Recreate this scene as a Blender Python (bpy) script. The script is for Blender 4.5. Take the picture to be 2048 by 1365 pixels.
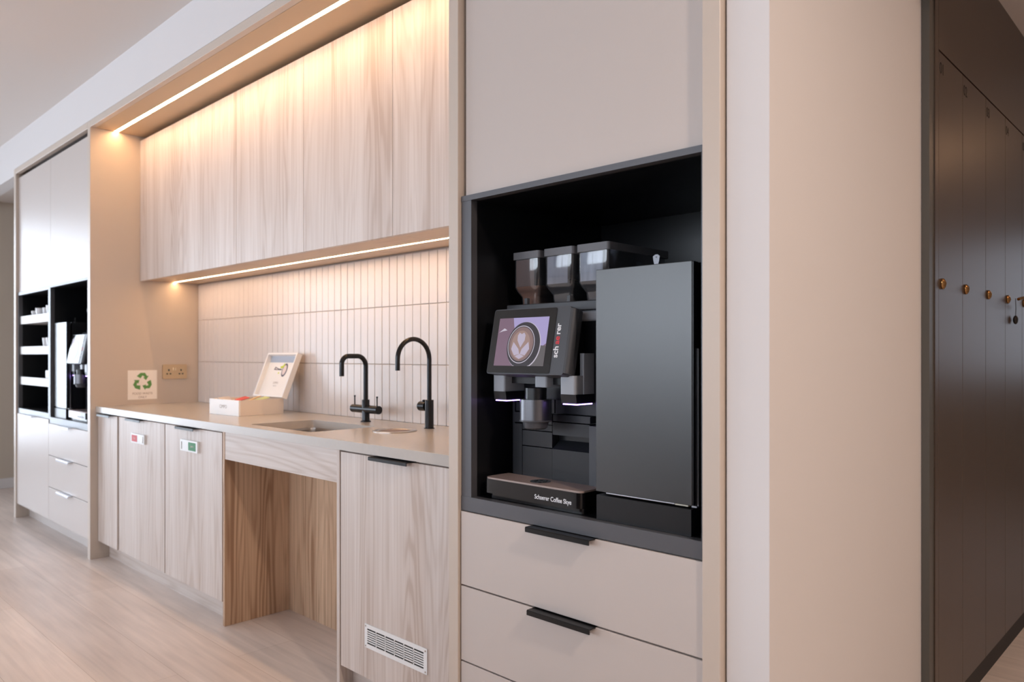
import bpy, bmesh, math, random
from mathutils import Vector, Matrix
random.seed(7)
for o in list(bpy.data.objects): bpy.data.objects.remove(o)
scn = bpy.context.scene
C = scn.collection
PI = math.pi

# ------------------------------------------------------------------ camera
cam_d = bpy.data.cameras.new('camera'); cam = bpy.data.objects.new('camera', cam_d); C.objects.link(cam)
cam_d.sensor_width = 36.0
cam_d.lens = 26.61
cam_d.shift_y = 0.0139
cam_d.clip_start = 0.02
cam_d.dof.use_dof = True
cam_d.dof.focus_distance = 2.25
cam_d.dof.aperture_fstop = 3.2
cam.location = (0, 0, 1.2)
cam.rotation_euler = (PI/2, 0, math.radians(43.98))
scn.camera = cam

# ------------------------------------------------------------------ light, exposure
scn.view_settings.view_transform = 'Standard'
scn.view_settings.look = 'None'
scn.view_settings.gamma = 1.0
scn.view_settings.use_curve_mapping = False
scn.view_settings.exposure = 0.10
world = bpy.data.worlds.new('world'); scn.world = world
world.use_nodes = True
world.node_tree.nodes['Background'].inputs['Color'].default_value = (0.75, 0.85, 1.0, 1)
world.node_tree.nodes['Background'].inputs['Strength'].default_value = 1.0

def area(name, loc, rot, sx, sy, power, color=(1, 1, 1)):
    d = bpy.data.lights.new(name, 'AREA'); d.shape = 'RECTANGLE'; d.size = sx; d.size_y = sy
    d.energy = power; d.color = color
    o = bpy.data.objects.new(name, d); C.objects.link(o); o.location = loc; o.rotation_euler = rot
    return o
# daylight: tall glazing in the left end wall, a window band in the wall behind the camera,
# one window at the end of the locker corridor
area('daylight_left', (-9.75, -1.6, 1.45), (0, -PI/2, 0), 2.4, 5.2, 275, (0.88, 0.94, 1.0))
area('daylight_back', (-3.3, -5.05, 1.85), (PI/2, 0, 0), 8.9, 1.55, 258, (0.90, 0.95, 1.0))
area('daylight_corridor', (0.55, 9.1, 1.7), (-PI/2, 0, 0), 1.5, 1.4, 2.9, (1.0, 0.90, 0.84))

# unseen ceiling lamps added to brighten the pier side and warm the lockers
ADDED_LAMPS = [(0.95, 0.75, 2.80, 48), (0.45, 3.2, 2.56, 4), (0.45, 5.6, 2.56, 4)]
for dx_, dy_, dz_, pw_ in ADDED_LAMPS:
    o = area('added_lamp', (dx_, dy_, dz_), (0, 0, 0), 0.16, 0.16, pw_, (1.0, 0.80, 0.66) if dy_ < 1 else (1.0, 0.56, 0.30)); o.data.shape = 'DISK'

# ------------------------------------------------------------------ materials
def lin(c):
    c = c/255.0
    return c/12.92 if c <= 0.04045 else ((c+0.055)/1.055)**2.4
def rgb(r, g, b): return (lin(r), lin(g), lin(b), 1.0)

def mat(name, col, rough=0.5, metal=0.0, spec=0.5, emis=None, estr=0.0, coat=0.0, bump=0.0, bscale=200.0, var=0.0, aniso=None):
    m = bpy.data.materials.new(name); m.use_nodes = True
    nt = m.node_tree; b = nt.nodes['Principled BSDF']
    b.inputs['Base Color'].default_value = col
    b.inputs['Roughness'].default_value = rough
    b.inputs['Metallic'].default_value = metal
    b.inputs['Specular IOR Level'].default_value = spec
    b.inputs['Coat Weight'].default_value = coat
    b.inputs['Coat Roughness'].default_value = 0.05
    if emis:
        b.inputs['Emission Color'].default_value = emis
        b.inputs['Emission Strength'].default_value = estr
    tc = nt.nodes.new('ShaderNodeTexCoord')
    if bump or var or aniso:
        mp = nt.nodes.new('ShaderNodeMapping'); nt.links.new(tc.outputs['Object'], mp.inputs[0])
        if aniso: mp.inputs['Scale'].default_value = aniso
        n = nt.nodes.new('ShaderNodeTexNoise'); n.inputs['Scale'].default_value = bscale; n.inputs['Detail'].default_value = 3
        nt.links.new(mp.outputs[0], n.inputs['Vector'])
        if bump:
            bp = nt.nodes.new('ShaderNodeBump'); bp.inputs['Strength'].default_value = bump; bp.inputs['Distance'].default_value = 0.001
            nt.links.new(n.outputs['Fac'], bp.inputs['Height']); nt.links.new(bp.outputs[0], b.inputs['Normal'])
        if var:
            mx = nt.nodes.new('ShaderNodeMix'); mx.data_type = 'RGBA'
            mx.inputs[6].default_value = tuple(v*(1-var) for v in col[:3])+(1,)
            mx.inputs[7].default_value = tuple(min(1, v*(1+var)) for v in col[:3])+(1,)
            nt.links.new(n.outputs['Fac'], mx.inputs[0]); nt.links.new(mx.outputs[2], b.inputs['Base Color'])
    return m

def wood(name, light, dark, axis='z', rough=0.42, strength=1.0):
    m = bpy.data.materials.new(name); m.use_nodes = True
    nt = m.node_tree; L = nt.links; N = nt.nodes.new; b = nt.nodes['Principled BSDF']
    tc = N('ShaderNodeTexCoord'); oi = N('ShaderNodeObjectInfo')
    mul = N('ShaderNodeVectorMath'); mul.operation = 'SCALE'; mul.inputs[0].default_value = (3.1, 2.3, 1.7)
    L.new(oi.outputs['Random'], mul.inputs['Scale'])
    add = N('ShaderNodeVectorMath'); add.operation = 'ADD'
    L.new(tc.outputs['Object'], add.inputs[0]); L.new(mul.outputs[0], add.inputs[1])
    def mapping(a, g):
        mp = N('ShaderNodeMapping')
        s = {'x': (g, a, a), 'y': (a, g, a), 'z': (a, a, g)}[axis]
        mp.inputs['Scale'].default_value = s; L.new(add.outputs[0], mp.inputs[0]); return mp
    # growth rings: contours of a slow noise field
    m1 = mapping(4.6, 0.34); n1 = N('ShaderNodeTexNoise'); n1.inputs['Scale'].default_value = 1.0; n1.inputs['Detail'].default_value = 3.0; n1.inputs['Roughness'].default_value = 0.42
    L.new(m1.outputs[0], n1.inputs['Vector'])
    k = N('ShaderNodeMath'); k.operation = 'MULTIPLY'; k.inputs[1].default_value = 150.0; L.new(n1.outputs['Fac'], k.inputs[0])
    sn = N('ShaderNodeMath'); sn.operation = 'SINE'; L.new(k.outputs[0], sn.inputs[0])
    r1 = N('ShaderNodeMapRange'); r1.inputs[1].default_value = -1; r1.inputs[2].default_value = 1; L.new(sn.outputs[0], r1.inputs[0])
    pw = N('ShaderNodeMath'); pw.operation = 'POWER'; pw.inputs[1].default_value = 2.2; L.new(r1.outputs[0], pw.inputs[0])
    # fine pores
    m2 = mapping(110.0, 1.6); n2 = N('ShaderNodeTexNoise'); n2.inputs['Scale'].default_value = 1.0; n2.inputs['Detail'].default_value = 3
    L.new(m2.outputs[0], n2.inputs['Vector'])
    # broad boards tone
    m3 = mapping(9.0, 0.25); n3 = N('ShaderNodeTexNoise'); n3.inputs['Scale'].default_value = 1.0; n3.inputs['Detail'].default_value = 2
    L.new(m3.outputs[0], n3.inputs['Vector'])
    # rings only show in patches
    g = N('ShaderNodeMapRange'); g.inputs[1].default_value = 0.45; g.inputs[2].default_value = 0.75; L.new(n3.outputs['Fac'], g.inputs[0])
    a1 = N('ShaderNodeMath'); a1.operation = 'MULTIPLY'; L.new(pw.outputs[0], a1.inputs[0])
    g2 = N('ShaderNodeMath'); g2.operation = 'MULTIPLY_ADD'; g2.inputs[1].default_value = 0.40; g2.inputs[2].default_value = 0.16; L.new(g.outputs[0], g2.inputs[0])
    L.new(g2.outputs[0], a1.inputs[1])
    a2 = N('ShaderNodeMath'); a2.operation = 'MULTIPLY_ADD'; a2.inputs[1].default_value = 0.85; L.new(n2.outputs['Fac'], a2.inputs[0]); L.new(a1.outputs[0], a2.inputs[2])
    a3 = N('ShaderNodeMath'); a3.operation = 'MULTIPLY_ADD'; a3.inputs[1].default_value = 0.75; L.new(n3.outputs['Fac'], a3.inputs[0]); L.new(a2.outputs[0], a3.inputs[2])
    a4 = N('ShaderNodeMapRange'); a4.inputs[1].default_value = 0.60; a4.inputs[2].default_value = 1.30; L.new(a3.outputs[0], a4.inputs[0])
    mx = N('ShaderNodeMix'); mx.data_type = 'RGBA'; mx.inputs[6].default_value = light; mx.inputs[7].default_value = dark
    sc = N('ShaderNodeMath'); sc.operation = 'MULTIPLY'; sc.inputs[1].default_value = strength; L.new(a4.outputs[0], sc.inputs[0])
    L.new(sc.outputs[0], mx.inputs[0]); L.new(mx.outputs[2], b.inputs['Base Color'])
    b.inputs['Roughness'].default_value = rough
    bp = N('ShaderNodeBump'); bp.inputs['Strength'].default_value = 0.12; bp.inputs['Distance'].default_value = 0.0006
    L.new(n2.outputs['Fac'], bp.inputs['Height']); L.new(bp.outputs[0], b.inputs['Normal'])
    return m

def floor_mat():
    m = bpy.data.materials.new('oak_floor'); m.use_nodes = True
    nt = m.node_tree; L = nt.links; N = nt.nodes.new; b = nt.nodes['Principled BSDF']
    tc = N('ShaderNodeTexCoord')
    br = N('ShaderNodeTexBrick'); br.inputs['Scale'].default_value = 1.0
    br.inputs['Brick Width'].default_value = 2.1; br.inputs['Row Height'].default_value = 0.235
    br.inputs['Mortar Size'].default_value = 0.0009; br.inputs['Mortar Smooth'].default_value = 0.6; br.inputs['Bias'].default_value = 0.0
    br.offset = 0.37
    br.inputs['Color1'].default_value = rgb(236, 222, 213); br.inputs['Color2'].default_value = rgb(222, 206, 196)
    br.inputs['Mortar'].default_value = rgb(178, 158, 142)
    L.new(tc.outputs['Object'], br.inputs['Vector'])
    mp = N('ShaderNodeMapping'); mp.inputs['Scale'].default_value = (1.3, 22, 1); L.new(tc.outputs['Object'], mp.inputs[0])
    n = N('ShaderNodeTexNoise'); n.inputs['Scale'].default_value = 1.6; n.inputs['Detail'].default_value = 6; n.inputs['Distortion'].default_value = 0.6
    L.new(mp.outputs[0], n.inputs['Vector'])
    mp2 = N('ShaderNodeMapping'); mp2.inputs['Scale'].default_value = (1.1, 3.2, 1); L.new(tc.outputs['Object'], mp2.inputs[0])
    n2 = N('ShaderNodeTexNoise'); n2.inputs['Scale'].default_value = 1.5; n2.inputs['Detail'].default_value = 3
    L.new(mp2.outputs[0], n2.inputs['Vector'])
    s = N('ShaderNodeMath'); s.operation = 'ADD'; L.new(n.outputs['Fac'], s.inputs[0]); L.new(n2.outputs['Fac'], s.inputs[1])
    r = N('ShaderNodeMapRange'); r.inputs[1].default_value = 0.6; r.inputs[2].default_value = 1.45; r.inputs[3].default_value = 0.76; r.inputs[4].default_value = 1.12
    L.new(s.outputs[0], r.inputs[0])
    vm = N('ShaderNodeVectorMath'); vm.operation = 'SCALE'; L.new(br.outputs['Color'], vm.inputs[0]); L.new(r.outputs[0], vm.inputs['Scale'])
    # a few knots
    vo = N('ShaderNodeTexVoronoi'); vo.inputs['Scale'].default_value = 1.0
    mp3 = N('ShaderNodeMapping'); mp3.inputs['Scale'].default_value = (0.9, 2.4, 1); L.new(tc.outputs['Object'], mp3.inputs[0]); L.new(mp3.outputs[0], vo.inputs['Vector'])
    kr = N('ShaderNodeMapRange'); kr.inputs[1].default_value = 0.01; kr.inputs[2].default_value = 0.05; kr.inputs[3].default_value = 0.55; kr.inputs[4].default_value = 0.0
    L.new(vo.outputs['Distance'], kr.inputs[0])
    mx = N('ShaderNodeMix'); mx.data_type = 'RGBA'; L.new(kr.outputs[0], mx.inputs[0]); L.new(vm.outputs[0], mx.inputs[6]); mx.inputs[7].default_value = rgb(120, 85, 66)
    L.new(mx.outputs[2], b.inputs['Base Color'])
    b.inputs['Roughness'].default_value = 0.38
    bp = N('ShaderNodeBump'); bp.inputs['Strength'].default_value = 0.08; bp.inputs['Distance'].default_value = 0.001
    L.new(n.outputs['Fac'], bp.inputs['Height']); L.new(bp.outputs[0], b.inputs['Normal'])
    return m

def clear(name, tint, alpha, rough=0.05, ior=1.5):
    """thin clear plastic or glass: lets light straight through, a little body colour, a Fresnel gloss on top"""
    m = bpy.data.materials.new(name); m.use_nodes = True
    nt = m.node_tree; L = nt.links; N = nt.nodes.new
    for n in list(nt.nodes): nt.nodes.remove(n)
    out = N('ShaderNodeOutputMaterial'); tr = N('ShaderNodeBsdfTransparent'); tr.inputs[0].default_value = tint
    df = N('ShaderNodeBsdfDiffuse'); df.inputs[0].default_value = tint
    gl = N('ShaderNodeBsdfGlossy'); gl.inputs[0].default_value = (1, 1, 1, 1); gl.inputs['Roughness'].default_value = rough
    m1 = N('ShaderNodeMixShader'); m1.inputs[0].default_value = alpha
    L.new(tr.outputs[0], m1.inputs[1]); L.new(df.outputs[0], m1.inputs[2])
    fr = N('ShaderNodeFresnel'); fr.inputs['IOR'].default_value = ior
    m2 = N('ShaderNodeMixShader'); L.new(fr.outputs[0], m2.inputs[0]); L.new(m1.outputs[0], m2.inputs[1]); L.new(gl.outputs[0], m2.inputs[2])
    L.new(m2.outputs[0], out.inputs[0])
    return m

def emit(name, col, s):
    m = bpy.data.materials.new(name); m.use_nodes = True
    b = m.node_tree.nodes['Principled BSDF']; b.inputs['Base Color'].default_value = col; b.inputs['Roughness'].default_value = 0.6
    b.inputs['Emission Color'].default_value = col; b.inputs['Emission Strength'].default_value = s
    return m

M = {}
M['white_paint'] = mat('white_paint', rgb(222, 219, 219), 0.75, var=0.012, bscale=3)
M['ceiling'] = mat('ceiling_paint', rgb(222, 215, 210), 0.85, var=0.01, bscale=2)
M['taupe_wall'] = mat('taupe_paint', rgb(198, 187, 173), 0.8, var=0.02, bscale=2)
M['laminate'] = mat('greige_laminate', rgb(201, 191, 185), 0.36, bump=0.03, bscale=900)
M['fin'] = mat('fin_laminate', rgb(204, 190, 177), 0.38, bump=0.03, bscale=900)
M['wood'] = wood('pale_ash', rgb(217, 206, 199), rgb(178, 157, 143), strength=0.75)
M['wood_x'] = wood('pale_ash_across', rgb(217, 206, 199), rgb(184, 165, 152), 'x', strength=0.8)
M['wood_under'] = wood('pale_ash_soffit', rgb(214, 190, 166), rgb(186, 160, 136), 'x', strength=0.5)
M['wood_shaded'] = wood('ash_recess_shade', rgb(224, 192, 162), rgb(164, 128, 100), strength=1.0)  # same ash with the recess's brown shade put into its colour
M['soffit'] = mat('soffit_laminate', rgb(204, 178, 146), 0.5, var=0.01, bscale=3)
M['floor'] = floor_mat()
M['worktop'] = mat('worktop_stone', rgb(190, 182, 174), 0.24, spec=0.6, var=0.03, bscale=60)
M['tile'] = mat('tile_glaze', rgb(216, 207, 202), 0.3, spec=0.5, bump=0.10, bscale=18, var=0.02)
M['grout'] = mat('grout', rgb(196, 178, 164), 0.9, var=0.05, bscale=300)
M['steel'] = mat('brushed_steel', rgb(196, 190, 184), 0.28, 1.0, var=0.06, bscale=30, aniso=(1, 1, 30))
M['steel_dark'] = mat('brushed_graphite', rgb(118, 118, 122), 0.34, 1.0, var=0.10, bscale=60, aniso=(1, 1, 12))
M['tray_plate'] = mat('tray_plate', rgb(168, 150, 142), 0.45, 0.35, var=0.12, bscale=80, aniso=(0.1, 1, 1))
M['plate_brown'] = mat('bronze_plate', rgb(150, 112, 84), 0.35, 0.9)
M['card_grey'] = mat('card_blue_grey', rgb(196, 200, 210), 0.6)
M['brass'] = mat('antique_brass', rgb(224, 196, 158), 0.28, 1.0, var=0.04, bscale=40)
M['bronze'] = mat('knob_brass', rgb(176, 140, 96), 0.25, 1.0)
M['black_metal'] = mat('matt_black_metal', rgb(40, 40, 42), 0.24, 0.5, bump=0.02, bscale=600)
M['handle_black'] = mat('black_handle', rgb(20, 20, 21), 0.35, 0.3)
M['black'] = mat('black_liner', rgb(20, 21, 24), 0.30, bump=0.02, bscale=500)
M['graphite'] = mat('graphite_plastic', rgb(68, 70, 75), 0.42, bump=0.04, bscale=700)
M['grey_lid'] = mat('grey_lid', rgb(112, 112, 116), 0.45, bump=0.03, bscale=700)
M['grey_block'] = mat('grey_spout', rgb(150, 155, 163), 0.38, bump=0.03, bscale=700)
M['door_black'] = mat('cooler_front', rgb(15, 16, 18), 0.32, 0.0, spec=1.0, coat=0.5, var=0.10, bscale=9, bump=0.03)
M['door_black'].node_tree.nodes['Principled BSDF'].inputs['Coat Roughness'].default_value = 0.30
M['number'] = mat('number_ink', rgb(14, 12, 11), 0.7)
M['gloss_black'] = mat('gloss_black', rgb(12, 12, 14), 0.12, spec=0.6)
M['panel_black'] = mat('panel_black', rgb(34, 36, 40), 0.35)
M['frame_metal'] = mat('niche_trim', rgb(98, 99, 103), 0.34, 0.4, bump=0.03, bscale=400)
M['silver'] = mat('silver_strip', rgb(205, 206, 212), 0.3, 0.9)
M['cream'] = mat('cream_plastic', rgb(214, 208, 190), 0.5)
M['led_warm'] = emit('led_warm', (1.0, 0.60, 0.30, 1), 48)
M['led_under'] = emit('led_under', (1.0, 0.62, 0.33, 1), 30)
M['led_violet'] = emit('led_violet', (0.42, 0.26, 1.0, 1), 9)
M['white_plastic'] = mat('white_plastic', rgb(236, 236, 236), 0.35)
M['red'] = mat('red_slide', rgb(205, 62, 66), 0.5)
M['green'] = mat('green_slide', rgb(10, 120, 60), 0.5)
M['pale_print'] = mat('pale_print', rgb(232, 214, 210), 0.6)
M['paper'] = mat('paper', rgb(246, 240, 234), 0.7, var=0.01, bscale=30)
M['sign_green'] = mat('sign_green', rgb(98, 152, 84), 0.6, var=0.12, bscale=12)
M['print_grey'] = mat('print_grey', rgb(176, 164, 156), 0.7)
M['box_white'] = mat('painted_box', rgb(248, 245, 242), 0.45, var=0.01, bscale=30)
M['box_wood'] = mat('painted_box_edge', rgb(232, 218, 204), 0.5, var=0.02, bscale=30)
M['white_text'] = mat('white_lettering', rgb(235, 235, 238), 0.5, emis=rgb(235, 235, 238), estr=0.0)
M['red_text'] = mat('red_lettering', rgb(214, 50, 60), 0.5)
M['locker'] = mat('locker_laminate', rgb(74, 60, 50), 0.35, spec=0.5, bump=0.02, bscale=500)
M['locker_trim'] = mat('locker_trim', rgb(84, 82, 78), 0.4, bump=0.02, bscale=500)
M['locker_dark'] = mat('locker_near_black', rgb(28, 24, 22), 0.6)  # near-black for the locker plinth, fob, cord and vent backing
M['shelf'] = mat('shelf_white', rgb(228, 226, 222), 0.4)
M['ceramic'] = mat('ceramic_white', rgb(232, 232, 234), 0.2)
M['clear_grey'] = clear('hopper_plastic', rgb(214, 218, 226), 0.05, 0.09, 1.9)
M['grey_reflection'] = mat('hopper_grey_reflection', rgb(196, 192, 194), 0.35, var=0.25, bscale=60, aniso=(1, 1, 0.25))  # grey of the window reflection, put in as colour
M['white_reflection'] = mat('hopper_white_reflection', rgb(246, 247, 252), 0.2, var=0.5, bscale=70, aniso=(1, 1, 0.12))  # white streaks of the window reflection, put in as colour
M['cocoa'] = mat('cocoa_powder', rgb(186, 130, 96), 0.9, bump=0.3, bscale=200, var=0.15)
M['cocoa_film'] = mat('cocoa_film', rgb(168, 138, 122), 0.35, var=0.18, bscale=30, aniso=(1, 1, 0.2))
M['beans'] = mat('coffee_beans', rgb(40, 25, 18), 0.3, bump=0.8, bscale=120, var=0.5)
M['glass'] = clear('window_glass', (0.95, 0.97, 1, 1), 0.08, 0.02)
M['alu'] = mat('window_frame', rgb(120, 120, 120), 0.4, 0.5)
M['blue'] = mat('blue_tag', rgb(20, 120, 190), 0.5)
for nm, c in dict(s_lilac=(176, 164, 214), s_mauve=(128, 100, 120), s_dark=(46, 40, 48), s_rim=(214, 206, 222),
                  s_coffee=(140, 112, 110), s_coffee2=(166, 136, 128), s_milk=(196, 184, 206), s_olive=(96, 90, 92)).items():
    col = rgb(*c); M[nm] = mat(nm, (0.01, 0.01, 0.01, 1), 0.3, emis=col, estr=0.75)
M['sachet_yellow'] = mat('sachet_yellow', rgb(232, 190, 120), 0.4)
M['sachet_lime'] = mat('sachet_lime', rgb(214, 224, 150), 0.4)
M['lemon'] = mat('leaf_print', rgb(206, 216, 70), 0.6)
M['ink'] = mat('grey_ink', rgb(104, 100, 108), 0.6)

# ------------------------------------------------------------------ mesh building
class MB:
    """collects shapes in world metres, then links them as one mesh object"""
    def __init__(self): self.bm = bmesh.new(); self.mats = []; self.cur = 0
    def mat(self, m):
        if m not in self.mats: self.mats.append(m)
        self.cur = self.mats.index(m); return self
    def _done(self, verts, M4=None, smooth=False):
        if M4 is not None: bmesh.ops.transform(self.bm, matrix=M4, verts=verts)
        fs = set(f for v in verts for f in v.link_faces)
        for f in fs: f.material_index = self.cur; f.smooth = smooth
    def box(self, x0, x1, y0, y1, z0, z1, bev=0.0, M4=None, seg=1):
        x0, x1 = min(x0, x1), max(x0, x1); y0, y1 = min(y0, y1), max(y0, y1); z0, z1 = min(z0, z1), max(z0, z1)
        r = bmesh.ops.create_cube(self.bm, size=1.0); v = r['verts']
        for q in v: q.co = Vector(((x0+x1)/2+q.co.x*(x1-x0), (y0+y1)/2+q.co.y*(y1-y0), (z0+z1)/2+q.co.z*(z1-z0)))
        if bev > 0:
            es = list(set(e for q in v for e in q.link_edges))
            g = bmesh.ops.bevel(self.bm, geom=es, offset=bev, segments=seg, affect='EDGES', profile=0.6)
            v = list(set(q for f in g['faces'] for q in f.verts) | set(q for q in v if q.is_valid))
            v = list(set(v) | set(w for q in v for f in q.link_faces for w in f.verts))
        self._done(v, M4); return self
    def prism(self, pts, axis, a, b, M4=None, smooth=False, bev=0.0):
        """polygon pts extruded along axis from a to b; pts are the other two coordinates in xyz order"""
        def mk(p, t):
            return {'x': (t, p[0], p[1]), 'y': (p[0], t, p[1]), 'z': (p[0], p[1], t)}[axis]
        va = [self.bm.verts.new(mk(p, a)) for p in pts]; vb = [self.bm.verts.new(mk(p, b)) for p in pts]
        n = len(pts); fa = self.bm.faces.new(va); fb = self.bm.faces.new(vb[::-1])
        sides = [self.bm.faces.new((va[i], vb[i], vb[(i+1) % n], va[(i+1) % n])) for i in range(n)]
        vs = va+vb
        bmesh.ops.recalc_face_normals(self.bm, faces=[fa, fb]+sides)
        self._done(vs, M4)
        if smooth:
            for f in sides: f.smooth = True
        return self
    def rbox(self, x0, x1, y0, y1, z0, z1, r, axis='z', M4=None, n=6, corners=(1, 1, 1, 1)):
        """box with rounded edges along one axis"""
        if axis == 'z': A = (x0, x1, y0, y1); t = (z0, z1)
        elif axis == 'y': A = (x0, x1, z0, z1); t = (y0, y1)
        else: A = (y0, y1, z0, z1); t = (x0, x1)
        pts = []
        for k, (cx, cy, s) in enumerate(((A[1]-r, A[3]-r, 0), (A[0]+r, A[3]-r, 1), (A[0]+r, A[2]+r, 2), (A[1]-r, A[2]+r, 3))):
            if corners[k]:
                for i in range(n+1):
                    a = (s+i/n)*PI/2; pts.append((cx+r*math.cos(a), cy+r*math.sin(a)))
            else:
                a = s*PI/2+PI/4; q = r*math.sqrt(2); pts.append((cx+q*math.cos(a), cy+q*math.sin(a)))
        return self.prism(pts, axis, t[0], t[1], M4, smooth=True)
    def cyl(self, c, r, h, axis='z', n=32, r2=None, M4=None):
        res = bmesh.ops.create_cone(self.bm, cap_ends=True, segments=n, radius1=r, radius2=r if r2 is None else r2, depth=h)
        v = res['verts']
        R = {'z': Matrix(), 'x': Matrix.Rotation(PI/2, 4, 'Y'), 'y': Matrix.Rotation(-PI/2, 4, 'X')}[axis]
        T = Matrix.Translation(c) @ R
        if M4 is not None: T = M4 @ T
        bmesh.ops.transform(self.bm, matrix=T, verts=v)
        for f in set(f for q in v for f in q.link_faces):
            f.material_index = self.cur; f.smooth = len(f.verts) == 4
        return self
    def lathe(self, c, prof, n=32, axis='z', close=False):
        rings = []
        for r, h in prof:
            ring = []
            for i in range(n):
                a = 2*PI*i/n; p = {'z': (r*math.cos(a), r*math.sin(a), h), 'x': (h, r*math.cos(a), r*math.sin(a)), 'y': (r*math.cos(a), h, r*math.sin(a))}[axis]
                ring.append(self.bm.verts.new(Vector(c)+Vector(p)))
            rings.append(ring)
        fs = []
        for a, b in zip(rings[:-1], rings[1:]):
            for i in range(n): fs.append(self.bm.faces.new((a[i], a[(i+1) % n], b[(i+1) % n], b[i])))
        if close:
            fs.append(self.bm.faces.new(rings[0][::-1])); fs.append(self.bm.faces.new(rings[-1]))
        for f in fs: f.material_index = self.cur; f.smooth = len(f.verts) == 4
        bmesh.ops.recalc_face_normals(self.bm, faces=fs)
        return self
    def tube(self, path, r, n=20):
        P = [Vector(p) for p in path]; rings = []
        up = Vector((1, 0, 0))
        for i, p in enumerate(P):
            t = (P[min(i+1, len(P)-1)]-P[max(i-1, 0)]).normalized()
            u = (up - up.dot(t)*t)
            if u.length < 1e-4: u = Vector((0, 1, 0))-Vector((0, 1, 0)).dot(t)*t
            u.normalize(); w = t.cross(u); up = u
            rings.append([self.bm.verts.new(p+r*(math.cos(2*PI*k/n)*u+math.sin(2*PI*k/n)*w)) for k in range(n)])
        fs = []
        for a, b in zip(rings[:-1], rings[1:]):
            for k in range(n):
                f = self.bm.faces.new((a[k], a[(k+1) % n], b[(k+1) % n], b[k])); f.smooth = True; fs.append(f)
        fs.append(self.bm.faces.new(rings[0][::-1])); fs.append(self.bm.faces.new(rings[-1]))
        for f in fs: f.material_index = self.cur
        bmesh.ops.recalc_face_normals(self.bm, faces=fs)
        return self
    def sphere(self, c, r, sc=(1, 1, 1), n=20):
        res = bmesh.ops.create_uvsphere(self.bm, u_segments=n, v_segments=n//2, radius=r)
        bmesh.ops.transform(self.bm, matrix=Matrix.Translation(c) @ Matrix.Diagonal((*sc, 1)), verts=res['verts'])
        for f in set(f for q in res['verts'] for f in q.link_faces): f.material_index = self.cur; f.smooth = True
        return self
    def text(self, s, size, T, ext=0.0004, bold=0.0, align='LEFT', sx=1.0):
        cu = bpy.data.curves.new('t', 'FONT'); cu.body = s; cu.size = size; cu.extrude = ext; cu.offset = bold*size; cu.align_x = align
        ob = bpy.data.objects.new('t', cu); C.objects.link(ob)
        me = bpy.data.meshes.new_from_object(ob)
        n0 = len(self.bm.verts); self.bm.from_mesh(me); self.bm.verts.ensure_lookup_table()
        vs = self.bm.verts[n0:]
        bmesh.ops.transform(self.bm, matrix=T @ Matrix.Diagonal((sx, 1, 1, 1)), verts=vs)
        for f in set(f for q in vs for f in q.link_faces): f.material_index = self.cur
        bpy.data.objects.remove(ob); bpy.data.curves.remove(cu); bpy.data.meshes.remove(me)
        return self
    def build(self, name, parent=None, kind=None):
        me = bpy.data.meshes.new(name)
        self.bm.normal_update()
        for e in self.bm.edges:
            if len(e.link_faces) == 2 and e.calc_face_angle(0) > 0.61: e.smooth = False
        if parent is not None:
            inv = WORLD[parent.name].inverted()
            bmesh.ops.transform(self.bm, matrix=inv, verts=self.bm.verts)
            o = bpy.data.objects.new(name, me); o.parent = parent; WORLD[o.name] = WORLD[parent.name]
        else:
            cs = [v.co for v in self.bm.verts]
            c = Vector(((min(v.x for v in cs)+max(v.x for v in cs))/2, (min(v.y for v in cs)+max(v.y for v in cs))/2, min(v.z for v in cs)))
            if kind == 'structure': c = Vector((0, 0, 0))
            bmesh.ops.translate(self.bm, vec=-c, verts=self.bm.verts)
            o = bpy.data.objects.new(name, me); o.location = c; WORLD[o.name] = Matrix.Translation(c)
            if kind: o['kind'] = kind
        C.objects.link(o)
        self.bm.to_mesh(me); self.bm.free()
        for m in self.mats: me.materials.append(M[m])
        return o
WORLD = {}
def mb(m): return MB().mat(m)

def thing(name, label, cat, loc, rz=0.0, group=None):
    o = bpy.data.objects.new(name, None); o.empty_display_size = 0.05; C.objects.link(o)
    o.location = loc; o.rotation_euler = (0, 0, rz); o['label'] = label; o['category'] = cat
    if group: o['group'] = group
    WORLD[o.name] = Matrix.Translation(loc) @ Matrix.Rotation(rz, 4, 'Z')
    return o
def tag(o, label, cat, group=None):
    o['label'] = label; o['category'] = cat
    if group: o['group'] = group
    return o
def copy_thing(root, delta, label, group=None):
    """a copy of a thing with copies of its parts and their sub-parts"""
    def rec(o, parent):
        c = o.copy(); C.objects.link(c)
        if parent is not None: c.parent = parent
        for ch in list(o.children): rec(ch, c)
        return c
    r = rec(root, None); r.location = Vector(root.location)+Vector(delta); r['label'] = label
    if group: r['group'] = group
    return r

def TM(origin, right, up):
    """matrix laying text out along right / up from origin"""
    r = Vector(right).normalized(); u = Vector(up).normalized(); n = r.cross(u)
    m = Matrix((r, u, n)).transposed().to_4x4(); m.translation = Vector(origin); return m
FRONT = lambda x, y, z: TM((x, y, z), (1, 0, 0), (0, 0, 1))      # reads from the room side
SIDE = lambda x, y, z: TM((x, y, z), (0, 1, 0), (0, 0, 1))       # on a face turned to +x

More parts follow.
